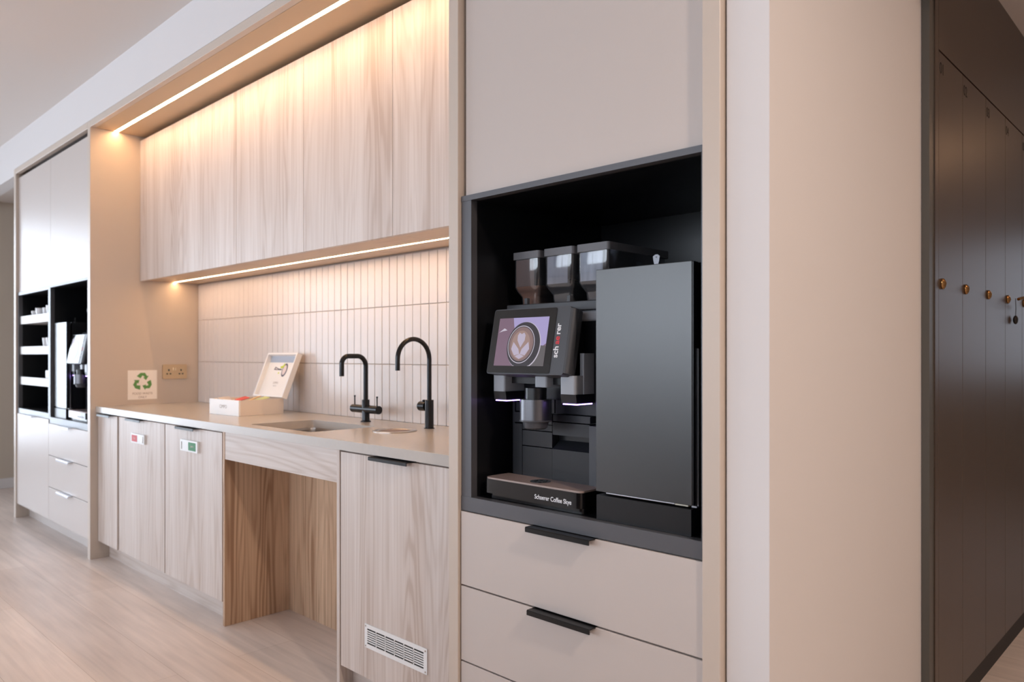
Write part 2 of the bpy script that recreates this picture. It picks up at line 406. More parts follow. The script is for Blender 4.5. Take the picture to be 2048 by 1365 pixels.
# ------------------------------------------------------------------ the room
D = 1.476            # front plane of the joinery
TOP = 2.54           # underside of the joinery head
LC = 2.58            # lower ceiling behind the bulkhead
HC = 2.825           # room ceiling
mb('floor').box(-9.6, 3.6, -5.0, 9.2, -0.1, 0.0).build('floor', kind='structure')
mb('ceiling').box(-9.6, 3.6, -5.0, D+0.10, HC, HC+0.1).build('ceiling', kind='structure')
mb('white_paint').box(-9.6, 3.6, D+0.001, D+0.10, LC, HC).box(-9.6, -6.565, D+0.001, D+0.10, 2.53, LC).build('wall_bulkhead', kind='structure')
mb('ceiling').box(-9.6, 3.6, D+0.10, 9.2, LC, LC+0.1).build('ceiling', kind='structure')
# far recess beyond the tall units
mb('taupe_wall').box(-8.2, -8.03, D+0.0, 4.2, 0, LC).build('wall_left', kind='structure')
mb('taupe_wall').box(-8.03, -6.6, 4.1, 4.2, 0, LC).build('wall_recess', kind='structure')
mb('white_paint').box(-8.03, -8.012, D, 4.1, 0, 0.09, 0.003).build('baseboard_left', kind='structure')
mb('white_paint').box(-9.6, -8.2, D, D+0.1, 0, LC).build('wall_front', kind='structure')
# left end wall, mostly glazed
w = mb('white_paint').box(-9.7, -9.6, -5.0, -4.25, 0, HC).box(-9.7, -9.6, 1.1, D+0.1, 0, HC).box(-9.7, -9.6, -4.25, 1.1, 0, 0.2).box(-9.7, -9.6, -4.25, 1.1, 2.7, HC)
w.build('wall_end', kind='structure')
w = mb('alu')
for k in range(5): w.box(-9.68, -9.62, -4.25+k*5.35/4-0.025, -4.25+k*5.35/4+0.025, 0.2, 2.7)
w.box(-9.68, -9.62, -4.25, 1.1, 0.2, 0.25).box(-9.68, -9.62, -4.25, 1.1, 2.65, 2.7)
w.mat('glass').box(-9.652, -9.648, -4.25, 1.1, 0.25, 2.65)
w.build('window_1', kind='structure')
# wall behind the camera with a band of windows
w = mb('white_paint').box(-9.6, -7.8, -5.0, -4.9, 0, HC).box(1.2, 3.6, -5.0, -4.9, 0, HC).box(-7.8, 1.2, -5.0, -4.9, 0, 1.05).box(-7.8, 1.2, -5.0, -4.9, 2.65, HC)
w.build('wall_back', kind='structure')
w = mb('alu')
for k in range(7): w.box(-7.8+k*1.5-0.025, -7.8+k*1.5+0.025, -4.98, -4.92, 1.05, 2.65)
w.box(-7.8, 1.2, -4.98, -4.92, 1.05, 1.10).box(-7.8, 1.2, -4.98, -4.92, 2.6, 2.65)
w.mat('glass').box(-7.8, 1.2, -4.952, -4.948, 1.10, 2.60)
w.build('window_2', kind='structure')
mb('locker').box(-3.2, 2.2, -1.95, -1.75, 0, 0.97).build('wall_light_blocker', kind='structure')   # unseen dark blocker added to keep window light off the lower drawers
mb('white_paint').box(3.6, 3.7, -5.0, D+0.1, 0, HC).build('wall_right', kind='structure')
# white pier at the end of the joinery, its side runs back into the locker corridor
mb('white_paint').box(-0.80, -0.704, D+0.020, 2.62, 0, LC).build('wall_pier', kind='structure')
mb('taupe_wall').box(1.6, 3.6, D+0.02, D+0.12, 0, LC).box(1.6, 1.7, D+0.12, 9.0, 0, LC).build('wall_corridor', kind='structure')
w = mb('taupe_wall').box(-2.9, -0.3, 9.0, 9.1, 0, LC).box(1.4, 1.7, 9.0, 9.1, 0, LC).box(-0.3, 1.4, 9.0, 9.1, 0, 0.95).box(-0.3, 1.4, 9.0, 9.1, 2.4, LC)
w.build('wall_corridor_end', kind='structure')
w = mb('alu').box(-0.3, -0.25, 9.02, 9.07, 0.95, 2.4).box(1.35, 1.4, 9.02, 9.07, 0.95, 2.4).box(-0.3, 1.4, 9.02, 9.07, 0.95, 1.0).box(-0.3, 1.4, 9.02, 9.07, 2.35, 2.4)
w.mat('glass').box(-0.25, 1.35, 9.04, 9.045, 1.0, 2.35)
w.build('window_3', kind='structure')
mb('taupe_wall').box(-6.56, -0.80, 2.30, 2.40, 0, LC).build('wall_behind', kind='structure')

for dx_, dy_, dz_, pw_ in ADDED_LAMPS:
    q = thing('added_lamp', {0.75: 'unseen added ceiling lamp in front of the pier', 3.2: 'unseen added ceiling lamp over the near lockers', 5.6: 'unseen added ceiling lamp deeper in the locker corridor'}[dy_], 'light', (dx_, dy_, dz_), group='added ceiling lamps')
    zc_ = HC if dy_ < 1 else LC
    mb('white_plastic').lathe((dx_, dy_, zc_), [(0.085, -0.002), (0.105, -0.004), (0.110, -0.0005)], 32).build('ring', q)

# splashback: stacked slim vertical tiles
w = mb('grout').box(-4.863, -1.69, 2.1185, 2.14, 0.895, 1.66)
w.mat('tile')
x = -1.69
k = 0
while x > -4.863:
    xa = max(x-0.0566+0.0012, -4.8625); xb = x-0.0012
    if xb-xa > 0.004:
        for z0, z1 in ((0.8995, 1.1567), (1.1593, 1.4227), (1.4253, 1.6535)):
            dy = 0.0006*math.sin(k*7.3+z0*50)
            w.box(xa, xb, 2.1125+dy, 2.119, z0, z1, 0.0014)
    x -= 0.0566; k += 1
w.build('wall_splashback', kind='structure')

# ------------------------------------------------------------------ joinery fins, head, soffit
def fin(x0, x1, z1, label, y1=2.30):
    return tag(mb('fin').box(x0, x1, D, y1, 0, z1, 0.0012).build('upright_panel'), label, 'panel')
fin(-6.562, -6.515, LC-0.001, 'greige upright end panel at the far left end of the joinery')
fin(-4.908, -4.863, LC-0.001, 'greige upright panel with the food waste sign and socket on its side')
fin(-1.684, -1.643, LC-0.001, 'greige upright panel between the worktop bay and the large coffee machine niche')
fin(-0.848, -0.805, LC-0.001, 'slim greige upright panel between the coffee machine niche and the white pier')
for a, b, lab in ((-6.5145, -4.909, 'slim greige head strip above the far tall cupboards'),
                  (-4.862, -1.685, 'slim greige head strip above the lit worktop bay'),
                  (-1.642, -0.849, 'slim greige head strip above the large coffee machine cupboard')):
    tag(mb('fin').box(a, b, D, D+0.03, TOP, LC-0.001, 0.0012).build('head_strip'), lab, 'panel')
# soffit board over the worktop bay with a recessed LED line
s = mb('soffit').box(-4.862, -1.685, D+0.0305, 1.604, TOP, TOP+0.018).box(-4.862, -1.685, 1.630, 2.110, TOP, TOP+0.018)
tag(s.build('soffit_board'), 'warm beige soffit board over the worktop bay, carrying the LED line', 'panel')
t = thing('strip_light', 'long bright warm LED line recessed in the soffit over the wall cupboards', 'light', (-3.27, 1.617, TOP))
mb('silver').box(-4.861, -1.686, 1.6045, 1.6065, TOP+0.0005, TOP+0.014).box(-4.861, -1.686, 1.6275, 1.6295, TOP+0.0005, TOP+0.014).build('channel', t)
mb('led_warm').box(-4.861, -1.686, 1.607, 1.627, TOP+0.001, TOP+0.010).build('diffuser', t)

# ------------------------------------------------------------------ wall cupboards
xe = [-4.8615, -4.232, -3.598, -2.965, -2.325, -1.6855]
labs = ['pale ash wall cupboard against the beige side panel, leftmost under the soffit',
        'pale ash wall cupboard, second from the left above the tiles',
        'pale ash wall cupboard in the middle of the row, above the open tea box',
        'pale ash wall cupboard above the sink, second from the right in the row',
        'pale ash wall cupboard above the taps, rightmost beside the grey upright']
for i in range(5):
    a, b = xe[i], xe[i+1]
    t = thing('wall_cupboard', labs[i], 'cupboard', ((a+b)/2, 1.94, 1.654), group='wall cupboards over the worktop')
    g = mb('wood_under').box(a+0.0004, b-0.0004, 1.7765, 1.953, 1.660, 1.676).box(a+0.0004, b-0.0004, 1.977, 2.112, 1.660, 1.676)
    g.mat('wood').box(a+0.0004, a+0.018, 1.7765, 2.112, 1.676, 2.505).box(b-0.018, b-0.0004, 1.7765, 2.112, 1.676, 2.505).box(a+0.0004, b-0.0004, 1.7765, 2.112, 2.490, 2.508).box(a+0.018, b-0.018, 2.10, 2.112, 1.676, 2.49)
    g.build('body', t)
    mb('wood').box(a+0.0012, b-0.0012, 1.755, 1.775, 1.654, 2.513, 0.0008).build('door', t)
t = thing('strip_light', 'thin warm LED line recessed under the wall cupboards above the tiles', 'light', (-3.27, 1.965, 1.66))
mb('silver').box(-4.861, -1.686, 1.9535, 1.9555, 1.6605, 1.672).box(-4.861, -1.686, 1.9745, 1.9765, 1.6605, 1.672).build('channel', t)
mb('led_under').box(-4.861, -1.686, 1.956, 1.974, 1.6615, 1.668).build('diffuser', t)

# ------------------------------------------------------------------ base cupboards
def pull(parent, x0, x1, z, yf, m='handle_black', drop=0.012, out=0.026):
    """lip pull: a plate over the top edge of the front with a hooked nose"""
    pts = [(yf+0.016, z+0.0003), (yf-out, z+0.0003), (yf-out-0.002, z-0.002), (yf-out-0.002, z-drop), (yf-out+0.001, z-drop), (yf-out+0.001, z-0.0028), (yf+0.016, z-0.0028)]
    mb(m).prism(pts, 'x', x0, x1).build('handle', parent)
FY = 1.524
def base_unit(a, b, label, z0=0.104, z1=0.858, hx=None, dy=0.0):
    t = thing('base_cupboard', label, 'cupboard', ((a+b)/2, 1.8, z0), group='base cupboards under the worktop')
    g = mb('wood').box(a, a+0.018, FY+0.021, 2.10, z0, 0.862).box(b-0.018, b, FY+0.021, 2.10, z0, 0.862)
    g.box(a+0.018, b-0.018, FY+0.021, 2.10, z0, z0+0.018).box(a+0.018, b-0.018, 2.09, 2.10, z0+0.018, 0.862).box(a+0.018, b-0.018, FY+0.021, 1.62, 0.846, 0.862)
    g.build('body', t)
    d = mb('wood').box(a+0.0015, b-0.0015, FY+dy, FY+dy+0.019, z0, z1-0.003, 0.0008).build('door', t)
    pull(d, hx[0], hx[1], z1, FY+dy)
    return t, d
u1, d1 = base_unit(-4.861, -4.544, 'narrow pale ash base cupboard tight against the beige upright', hx=(-4.80, -4.60), dy=-0.006)
u2, d2 = base_unit(-4.537, -3.896, 'pale ash base cupboard with the red indicator slide on its door', hx=(-4.366, -4.156))
u3, d3 = base_unit(-3.888, -3.258, 'pale ash base cupboard with the green indicator slide on its door', hx=(-3.706, -3.500))
u4, d4 = base_unit(-2.3235, -1.6855, 'pale ash base cupboard with a white air vent low on its door', hx=(-2.118, -1.912), z0=0.090)
# sliding indicators
def indicator(parent, x0, x1, z0, z1, m, side):
    y = FY
    mb('white_plastic').rbox(x0, x1, y-0.010, y, z0, z1, 0.003, 'y').build('indicator', parent)
    ind = bpy.context.scene.collection.objects[-1]
    return ind
def slide(door, x0, x1, z0, z1, m, left):
    o = mb('white_plastic').rbox(x0, x1, FY-0.010, FY-0.0003, z0, z1, 0.003, 'y').build('indicator', door)
    w_ = (x1-x0)*0.42
    a = x0+0.012 if left else x1-0.018-w_
    mb(m).box(a, a+w_, FY-0.0106, FY-0.0101, z0+0.007, z1-0.008).build('window', o)
    g = mb('pale_print').text('FULL' if left else 'EMPTY', 0.012 if left else 0.0105, FRONT(a+w_/2, FY-0.0107, (z0+z1)/2-0.004), 0.0001, 0.01, 'CENTER')
    g.build('print', o)
    b = x1-0.022 if left else x0+0.012
    mb('steel').box(b, b+0.007, FY-0.0125, FY-0.0101, z0+0.007, z1-0.010, 0.001).build('grip', o)
slide(d2, -4.325, -4.140, 0.7300, 0.7800, 'red', True)
slide(d3, -3.683, -3.492, 0.7430, 0.7965, 'green', False)
# louvre vent on the right door
vx0, vx1, vz0, vz1 = -2.172, -1.838, 0.197, 0.278
v = mb('white_plastic')
yy = FY-0.003
v.box(vx0, vx1, yy, FY-0.0003, vz0, vz0+0.014).box(vx0, vx1, yy, FY-0.0003, vz1-0.014, vz1).box(vx0, vx0+0.015, yy, FY-0.0003, vz0+0.014, vz1-0.014).box(vx1-0.017, vx1, yy, FY-0.0003, vz0+0.014, vz1-0.014)
iw = (vx1-0.017-vx0-0.015)
for k in range(1, 6):
    xx = vx0+0.015+iw*k/6; v.box(xx-0.0017, xx+0.0017, yy, FY-0.0003, vz0+0.014, vz1-0.014)
ih = vz1-vz0-0.028
for k in range(1, 7):
    zz = vz0+0.014+ih*k/7; v.box(vx0+0.015, vx1-0.017, yy, FY-0.0003, zz-0.0019, zz+0.0019)
v.mat('locker_dark').box(vx0+0.015, vx1-0.017, FY-0.0008, FY-0.0002, vz0+0.014, vz1-0.014)
vent = v.build('vent', d4); vent['label'] = 'white metal louvre vent with six rows of slots'
for (sx, sz) in ((vx0+0.006, vz0+0.006), (vx0+0.006, vz1-0.007), (vx1-0.008, vz0+0.007), (vx1-0.008, vz1-0.008)):
    mb('steel').cyl((sx, yy-0.0006, sz), 0.0028, 0.0014, 'y', 16).build('screw', vent)
# open knee space under the sink
t = thing('sink_bay', 'open pale ash knee space under the sink with a deep front rail', 'cupboard', (-2.8, 1.7, 0))
mb('wood_shaded').box(-3.2515, -3.2355, FY, 2.10, 0.0, 0.862, 0.0008).build('side_panel', t)
mb('wood').box(-2.3485, -2.3305, FY, 2.10, 0.0, 0.862, 0.0008).build('side_panel', t)
mb('wood_shaded').box(-3.2350, -2.3490, 1.840, 1.858, 0.0, 0.74).build('back_panel', t)
mb('wood_x').box(-3.2350, -2.3490, FY+0.002, FY+0.021, 0.740, 0.862, 0.0008).build('front_rail', t)
# plinths
tag(mb('wood_x').box(-4.861, -3.2525, 1.580, 1.598, 0.0, 0.1035).build('plinth'), 'pale ash plinth board under the left base cupboards', 'plinth')
tag(mb('wood_x').box(-2.329, -1.6855, 1.580, 1.598, 0.0, 0.0895).build('plinth'), 'pale ash plinth board under the cupboard with the air vent', 'plinth')

# ------------------------------------------------------------------ worktop, sink, taps
ZT = 0.899
SX0, SX1, SY0, SY1 = -3.115, -2.620, 1.580, 1.895
g = mb('worktop')
def slab_with_hole():
    x0, x1, y0, y1, z0, z1 = -4.8620, -1.6850, 1.507, 2.1120, 0.864, ZT
    bm = g.bm
    def ring(z, inset=0.0):
        o = [bm.verts.new(p+(z,)) for p in ((x0, y0+inset), (x1, y0+inset), (x1, y1), (x0, y1))]
        return o
    r = 0.02; h = []
    for cx, cy, s in ((SX1-r, SY1-r, 0), (SX0+r, SY1-r, 1), (SX0+r, SY0+r, 2), (SX1-r, SY0+r, 3)):
        for i in range(5):
            a = (s+i/4)*PI/2; h.append((cx+r*math.cos(a), cy+r*math.sin(a)))
    for z, flip in ((z1, False), (z0, True)):
        pass
    ot, om, ob = ring(z1, 0.0015), ring(z1-0.0015), ring(z0)
    ht = [bm.verts.new(p+(z1,)) for p in h]; hb = [bm.verts.new(p+(z0,)) for p in h]
    for O, Hh in ((ot, ht), (ob, hb)):
        # corner k of the hole fans to the matching outer corner
        idx = {2: 0, 3: 1, 0: 2, 1: 3}   # hole corner -> outer corner
        for s in range(4):
            c = O[idx[s]]
            for i in range(4): bm.faces.new((Hh[s*5+i], Hh[s*5+i+1], c))
            n = (s+1) % 4
            bm.faces.new((Hh[s*5+4], Hh[n*5], O[idx[n]], c))
    n = len(h)
    for i in range(n): bm.faces.new((ht[i], hb[i], hb[(i+1) % n], ht[(i+1) % n]))
    for a, b in ((ot, om), (om, ob)):
        for i in range(4): bm.faces.new((a[i], b[i], b[(i+1) % 4], a[(i+1) % 4]))
    bmesh.ops.recalc_face_normals(bm, faces=bm.faces)
slab_with_hole()
tag(g.build('worktop'), 'long glossy beige stone worktop with a grey front edge, holding the sink and taps', 'worktop')

t = thing('sink', 'undermounted brushed steel rectangular sink in the worktop', 'sink', (-2.865, 1.735, 0.746))
g = mb('steel'); bm = g.bm
def rrect(x0, x1, y0, y1, r, z, n=5):
    P = []
    for cx, cy, s in ((x1-r, y1-r, 0), (x0+r, y1-r, 1), (x0+r, y0+r, 2), (x1-r, y0+r, 3)):
        for i in range(n+1):
            a = (s+i/n)*PI/2; P.append((cx+r*math.cos(a), cy+r*math.sin(a), z))
    return P
loops = [rrect(SX0-0.02, SX1+0.02, SY0-0.02, SY1+0.02, 0.03, 0.8635), rrect(SX0-0.004, SX1+0.004, SY0-0.004, SY1+0.004, 0.024, 0.8635),
         rrect(SX0-0.002, SX1+0.002, SY0-0.002, SY1+0.002, 0.022, 0.855), rrect(SX0+0.002, SX1-0.002, SY0+0.002, SY1-0.002, 0.02, 0.765),
         rrect(SX0+0.02, SX1-0.02, SY0+0.02, SY1-0.02, 0.02, 0.750), rrect(-2.895, -2.835, 1.705, 1.765, 0.0299, 0.746)]
R_ = [[bm.verts.new(p) for p in l] for l in loops]
for a, b in zip(R_[:-1], R_[1:]):
    n = len(a)
    for i in range(n): f = bm.faces.new((a[i], b[i], b[(i+1) % n], a[(i+1) % n])); f.smooth = False
bm.faces.new(R_[-1])
g.build('bowl', t)
mb('steel').lathe((-2.865, 1.735, 0.747), [(0.034, 0), (0.036, 0.003), (0.030, 0.004), (0.022, 0.001), (0.001, 0.001)], 24).build('waste', t)

# square-neck mixer tap
tx, ty = -2.856, 2.006
t = thing('mixer_tap', 'black mixer tap with a squared-off neck and two lever handles behind the sink', 'tap', (tx, ty, ZT))
mb('black_metal').lathe((tx, ty, ZT), [(0.0005, 0), (0.0235, 0), (0.0235, 0.004), (0.0185, 0.006), (0.0175, 0.010), (0.0175, 0.098), (0.0165, 0.100), (0.0005, 0.100)], 32).build('body', t)
P = [(tx, ty, ZT+0.095), (tx, ty, ZT+0.235)]
def bend(P, c, a0, a1, r, n=10):
    for i in range(n+1):
        a = a0+(a1-a0)*i/n; P.append((tx, c[0]+r*math.cos(a), c[1]+r*math.sin(a)))
bend(P, (ty-0.045, ZT+0.252), 0, PI/2, 0.045)
bend(P, (ty-0.092, ZT+0.262), PI/2, PI, 0.035)
P += [(tx, ty-0.127, ZT+0.25), (tx, ty-0.127, ZT+0.208)]
mb('black_metal').tube(P, 0.0108).build('spout', t)
mb('black_metal').cyl((tx, ty, ZT+0.057), 0.0185, 0.200, 'x', 32).build('valve_barrel', t)
for sx in (-0.086, 0.086):
    mb('black_metal').lathe((tx+sx, ty, ZT+0.070), [(0.0005, 0), (0.003, 0), (0.003, 0.040), (0.0045, 0.041), (0.0045, 0.047), (0.0005, 0.047)], 14).build('lever', t)
# swan-neck boiling tap
tx, ty = -2.403, 2.001
t = thing('swan_neck_tap', 'tall black swan-neck tap with a side dial, nearest the grey upright', 'tap', (tx, ty, ZT))
mb('black_metal').lathe((tx, ty, ZT), [(0.0005, 0), (0.022, 0), (0.022, 0.003), (0.0182, 0.004), (0.0182, 0.117), (0.0170, 0.118), (0.0005, 0.118)], 36).build('body', t)
P = [(tx, ty, ZT+0.11), (tx, ty, ZT+0.28)]
bend(P, (ty-0.081, ZT+0.285), 0, PI, 0.081, 22)
P += [(tx, ty-0.162, ZT+0.26), (tx, ty-0.162, ZT+0.240)]
mb('black_metal').tube(P, 0.0095).build('spout', t)
mb('black_metal').cyl((tx-0.037, ty, ZT+0.090), 0.0200, 0.040, 'x', 32).build('dial', t)
mb('handle_black').lathe((tx-0.034, ty, ZT+0.108), [(0.008, 0), (0.0075, 0.006), (0.005, 0.009), (0.0005, 0.0095)], 16).build('button', t)
# round rinser set flush in the worktop
cx, cy = -2.420, 1.838
t = thing('drip_tray', 'round steel drip tray set flush in the worktop under the swan-neck tap', 'tray', (cx, cy, ZT))
mb('steel').lathe((cx, cy, ZT+0.0004), [(0.088, 0), (0.088, 0.0022), (0.084, 0.0040), (0.068, 0.0040), (0.063, 0.0008), (0.063, 0.0002)], 48).build('ring', t)
mb('plate_brown').lathe((cx, cy, ZT+0.0004), [(0.0625, 0.0004), (0.050, 0.0011), (0.0005, 0.0013)], 48).build('plate', t)

# ------------------------------------------------------------------ tea box
bx, by, rz = -3.838, 1.728, math.radians(3)
t = thing('tea_box', 'open white presentation box of tea sachets standing against the tiles', 'box', (bx, by, ZT+0.0005), rz)
R0 = WORLD[t.name]
def lbox(g, *a, **k): return g.box(*a, M4=R0, **k)
W_, Dp, Hh = 0.290, 0.250, 0.077
g = mb('box_white')
lbox(g, 0, W_, 0, 0.009, 0, Hh); g.mat('box_wood'); lbox(g, W_-0.009, W_, 0.009, Dp, 0, Hh); lbox(g, 0, 0.009, 0.009, Dp, 0, Hh)
lbox(g, 0.009, W_-0.009, Dp-0.009, Dp, 0, Hh); lbox(g, 0.009, W_-0.009, 0.009, Dp-0.009, 0, 0.006)
for px_ in (0.098, 0.190): lbox(g, px_, px_+0.004, 0.009, Dp-0.009, 0.006, Hh-0.012)
lbox(g, 0.009, W_-0.009, 0.11, 0.114, 0.006, Hh-0.012)
g.build('base', t)
g = mb('print_grey').text('CIMPO', 0.024, R0 @ TM((W_*0.48, -0.0003, 0.034), (1, 0, 0), (0, 0, 1)), 0.0001, 0.0, 'CENTER')
g.build('lettering', t)
# lid leans back against the tiles; hinge line along the back top edge
tilt = math.radians(22)
LM = R0 @ Matrix.Translation((0.030, Dp+0.004, Hh-0.004)) @ Matrix.Rotation(-tilt, 4, 'X')
LW, LH, LD = 0.283, 0.247, 0.030
g = mb('box_white').box(0, LW, 0.0, -0.005, 0, LH, M4=LM)       # board
g.box(0, 0.009, -0.005, -LD, 0, LH, M4=LM).box(LW-0.009, LW, -0.005, -LD, 0, LH, M4=LM)
g.box(0.009, LW-0.009, -0.005, -LD, LH-0.009, LH, M4=LM).box(0.009, LW-0.009, -0.005, -LD, 0, 0.009, M4=LM)
lid = g.build('lid', t)
g = mb('paper').box(0.022, LW-0.022, -0.0052, -0.0060, 0.016, LH-0.048, M4=LM)
g.mat('card_grey').box(0.012, LW-0.012, -0.0052, -0.0057, LH-0.046, LH-0.010, M4=LM)
card = g.build('printed_card', lid)
PM = LM @ TM((0, -0.0062, 0), (1, 0, 0), (0, 0, 1))
def flat(g, pts, dz=0.0):
    vs = [g.bm.verts.new(PM @ Vector((x, y, dz))) for x, y in pts]
    f = g.bm.faces.new(vs); f.material_index = g.cur
g = mb('ink')
flat(g, [(0.075, 0.158), (0.082, 0.176), (0.118, 0.166), (0.150, 0.164), (0.150, 0.157), (0.118, 0.157)])
flat(g, [(0.178+0.030*math.cos(a)*0.8, 0.158+0.038*math.sin(a)) for a in [i*PI/12 for i in range(24)]], 0.0002)
g.mat('pale_print'); flat(g, [(0.176+0.021*math.cos(a)*0.8, 0.158+0.028*math.sin(a)) for a in [i*PI/12 for i in range(24)]], 0.0004)
flat(g, [(0.086, 0.163), (0.090, 0.170), (0.112, 0.163), (0.112, 0.161)], 0.0004)
g.mat('lemon'); flat(g, [(0.138, 0.166), (0.128, 0.178), (0.150, 0.182), (0.162, 0.200), (0.166, 0.182), (0.158, 0.170)], 0.0006)
flat(g, [(0.128, 0.134), (0.124, 0.146), (0.140, 0.142)], 0.0006)
g.mat('print_grey')
g.text('CIMPO', 0.016, PM @ Matrix.Translation((LW*0.48, 0.080, 0.0002)), 0.0001, 0, 'CENTER')
g.text('SELECTION', 0.006, PM @ Matrix.Translation((LW*0.48, 0.066, 0.0002)), 0.0001, 0, 'CENTER')
g.build('print', lid)
def sachet(lx, ly, m, lz, a, b, lab, s=0.045):
    T = R0 @ Matrix.Translation((lx, ly, lz)) @ Matrix.Rotation(a, 4, 'Y') @ Matrix.Rotation(b, 4, 'X')
    g = mb(m).box(-s/2, s/2, -0.030, 0.030, -0.002, 0.002, 0.0015, M4=T)
    tag(g.build('tea_sachet'), lab, 'sachet', 'tea sachets in the open box')
sachet(0.055, 0.055, 'silver', 0.075, 0.35, 0.12, 'silvery sachet sticking up at the left in the tea box')
sachet(0.130, 0.050, 'white_plastic', 0.068, -0.2, 0.2, 'white tea sachet beside the silvery one in the tea box')
sachet(0.225, 0.055, 'red', 0.082, 0.12, 0.25, 'red tea sachet at the front right of the tea box')
sachet(0.175, 0.150, 'sachet_yellow', 0.078, -0.15, 0.3, 'orange-yellow tea sachet behind the red one in the tea box')
sachet(0.240, 0.160, 'sachet_lime', 0.079, 0.1, 0.2, 'pale lime tea sachet under the lid hinge of the tea box')

# ------------------------------------------------------------------ sign and socket on the side of the upright
XF = -4.863
t = thing('notice', 'square white recycling notice reading food waste only, on the beige upright', 'sign', (XF+0.0007, 1.770, 0.929))
mb('paper').box(XF+0.0002, XF+0.0012, 1.684, 1.856, 0.929, 1.108).build('sheet', t)
g = mb('sign_green')
def arrow(rot):
    c = (1.770, 1.036); out = []
    # outer chunky bent arrow of the recycling mark
    pts = [(-0.034, 0.036), (-0.012, 0.056), (0.014, 0.056), (0.026, 0.036), (0.036, 0.038), (0.020, 0.010), (0.004, 0.026), (0.012, 0.030), (0.000, 0.040), (-0.012, 0.022)]
    for x, y in pts:
        xr = x*math.cos(rot)-y*math.sin(rot); yr = x*math.sin(rot)+y*math.cos(rot)
        out.append((c[0]+xr, c[1]+yr))
    return out
for k in range(3):
    g.prism(arrow(-k*2*PI/3), 'x', XF+0.0013, XF+0.0016)
g.build('recycling_mark', t)
g = mb('print_grey').text('FOOD WASTE', 0.0185, SIDE(XF+0.0014, 1.770, 0.959), 0.0001, 0.01, 'CENTER').text('ONLY', 0.0185, SIDE(XF+0.0014, 1.770, 0.937), 0.0001, 0.01, 'CENTER')
g.build('lettering', t)
t = thing('power_socket', 'brass double power socket on the beige upright above the worktop', 'socket', (XF, 1.963, 1.05))
mb('brass').rbox(XF+0.0002, XF+0.009, 1.888, 2.038, 1.051, 1.142, 0.008, 'x').build('plate', t)
for yy_ in (1.925, 2.001):
    g = mb('gloss_black').box(XF+0.0088, XF+0.0094, yy_-0.0045, yy_+0.0045, 1.100, 1.112).box(XF+0.0088, XF+0.0094, yy_-0.015, yy_-0.005, 1.079, 1.087).box(XF+0.0088, XF+0.0094, yy_+0.005, yy_+0.015, 1.079, 1.087)
    g.build('pin_holes', t)
for yy_ in (1.957, 1.970):
    mb('brass').box(XF+0.009, XF+0.0125, yy_-0.0055, yy_+0.0055, 1.103, 1.124, 0.001).build('switch', t)

# ------------------------------------------------------------------ tall cupboard with the coffee niche
NX0, NX1, NZ0, NZ1 = -1.600, -0.852, 0.790, 1.648
t = thing('tall_cupboard', 'tall greige cupboard holding the large black coffee niche over three drawers', 'cupboard', (-1.245, 1.8, 0))
TALL = t
g = mb('laminate').box(-1.640, -1.622, 1.520, 2.20, 0.10, 2.53).box(-0.868, -0.850, 1.520, 2.20, 1.67, 2.53).box(-0.868, -0.850, 1.520, 2.20, 0.10, 0.74)
g.box(-1.622, -0.868, 2.18, 2.20, 0.10, 2.53).box(-1.622, -0.868, 1.520, 2.18, 2.51, 2.53).box(-1.622, -0.868, 1.520, 2.18, 0.10, 0.12)
g.build('body', t)
mb('laminate').box(-1.6310, -0.8495, 1.496, 1.516, 1.665, 2.532, 0.0012).build('upper_door', t)
# metal-lined niche
g = mb('frame_metal').box(-1.6405, NX1+0.0035, 1.487, 1.512, NZ1, 1.6635).box(-1.6405, NX1+0.0035, 1.487, 1.512, 0.7495, NZ0)
g.box(-1.6405, NX0, 1.4885, 1.512, NZ0, NZ1).box(NX1-0.005, NX1+0.0035, 1.4885, 1.512, NZ0, NZ1)
g.build('niche_trim', t)
g = mb('black').box(NX0-0.012, NX0, 1.512, 2.105, NZ0, NZ1).box(NX1, NX1+0.0035, 1.512, 2.105, NZ0, NZ1).box(NX0, NX1, 1.512, 2.105, NZ1, NZ1+0.012)
g.box(NX0, NX1, 1.512, 2.105, NZ0-0.012, NZ0).box(NX0-0.012, NX1+0.0035, 2.105, 2.115, NZ0-0.012, NZ1+0.012)
g.build('niche_lining', t)
dz = [(0.5335, 0.7460, (-1.360, -1.148), 0.7475), (0.3135, 0.5290, (-1.354, -1.146), 0.5300), (0.104, 0.3090, (-1.354, -1.146), 0.310)]
for z0, z1, hx, hz in dz:
    d = mb('laminate').box(-1.6385, -0.8495, 1.484, 1.504, z0, z1, 0.0012).build('drawer', t)
    pull(d, hx[0], hx[1], hz, 1.484, drop=0.013, out=0.024)
tag(mb('laminate').box(-1.642, -0.849, 1.563, 1.581, 0, 0.099).build('plinth'), 'greige plinth board under the drawers of the large coffee niche', 'plinth')

# ------------------------------------------------------------------ coffee machine
mx0, mx1 = -1.562, -1.210
t = thing('coffee_machine', 'large black bean-to-cup coffee machine with a lit touch screen in the near niche', 'coffee machine', (-1.386, 1.75, NZ0), group='black coffee machines in niches')
CM = t
g = mb('black').box(mx0, mx1, 1.640, 2.03, NZ0+0.001, 1.075).box(mx0, mx1, 1.612, 2.03, 1.075, 1.322)
g.build('body', t)
g = mb('graphite').box(mx0-0.002, mx1, 1.598, 2.03, 1.322, 1.347, 0.002)
g.build('top_shelf', t)
mb('grey_block').rbox(mx0+0.002, mx1-0.001, 1.603, 1.650, 1.292, 1.3215, 0.008, 'x', corners=(1, 1, 1, 1)).build('fascia', t)
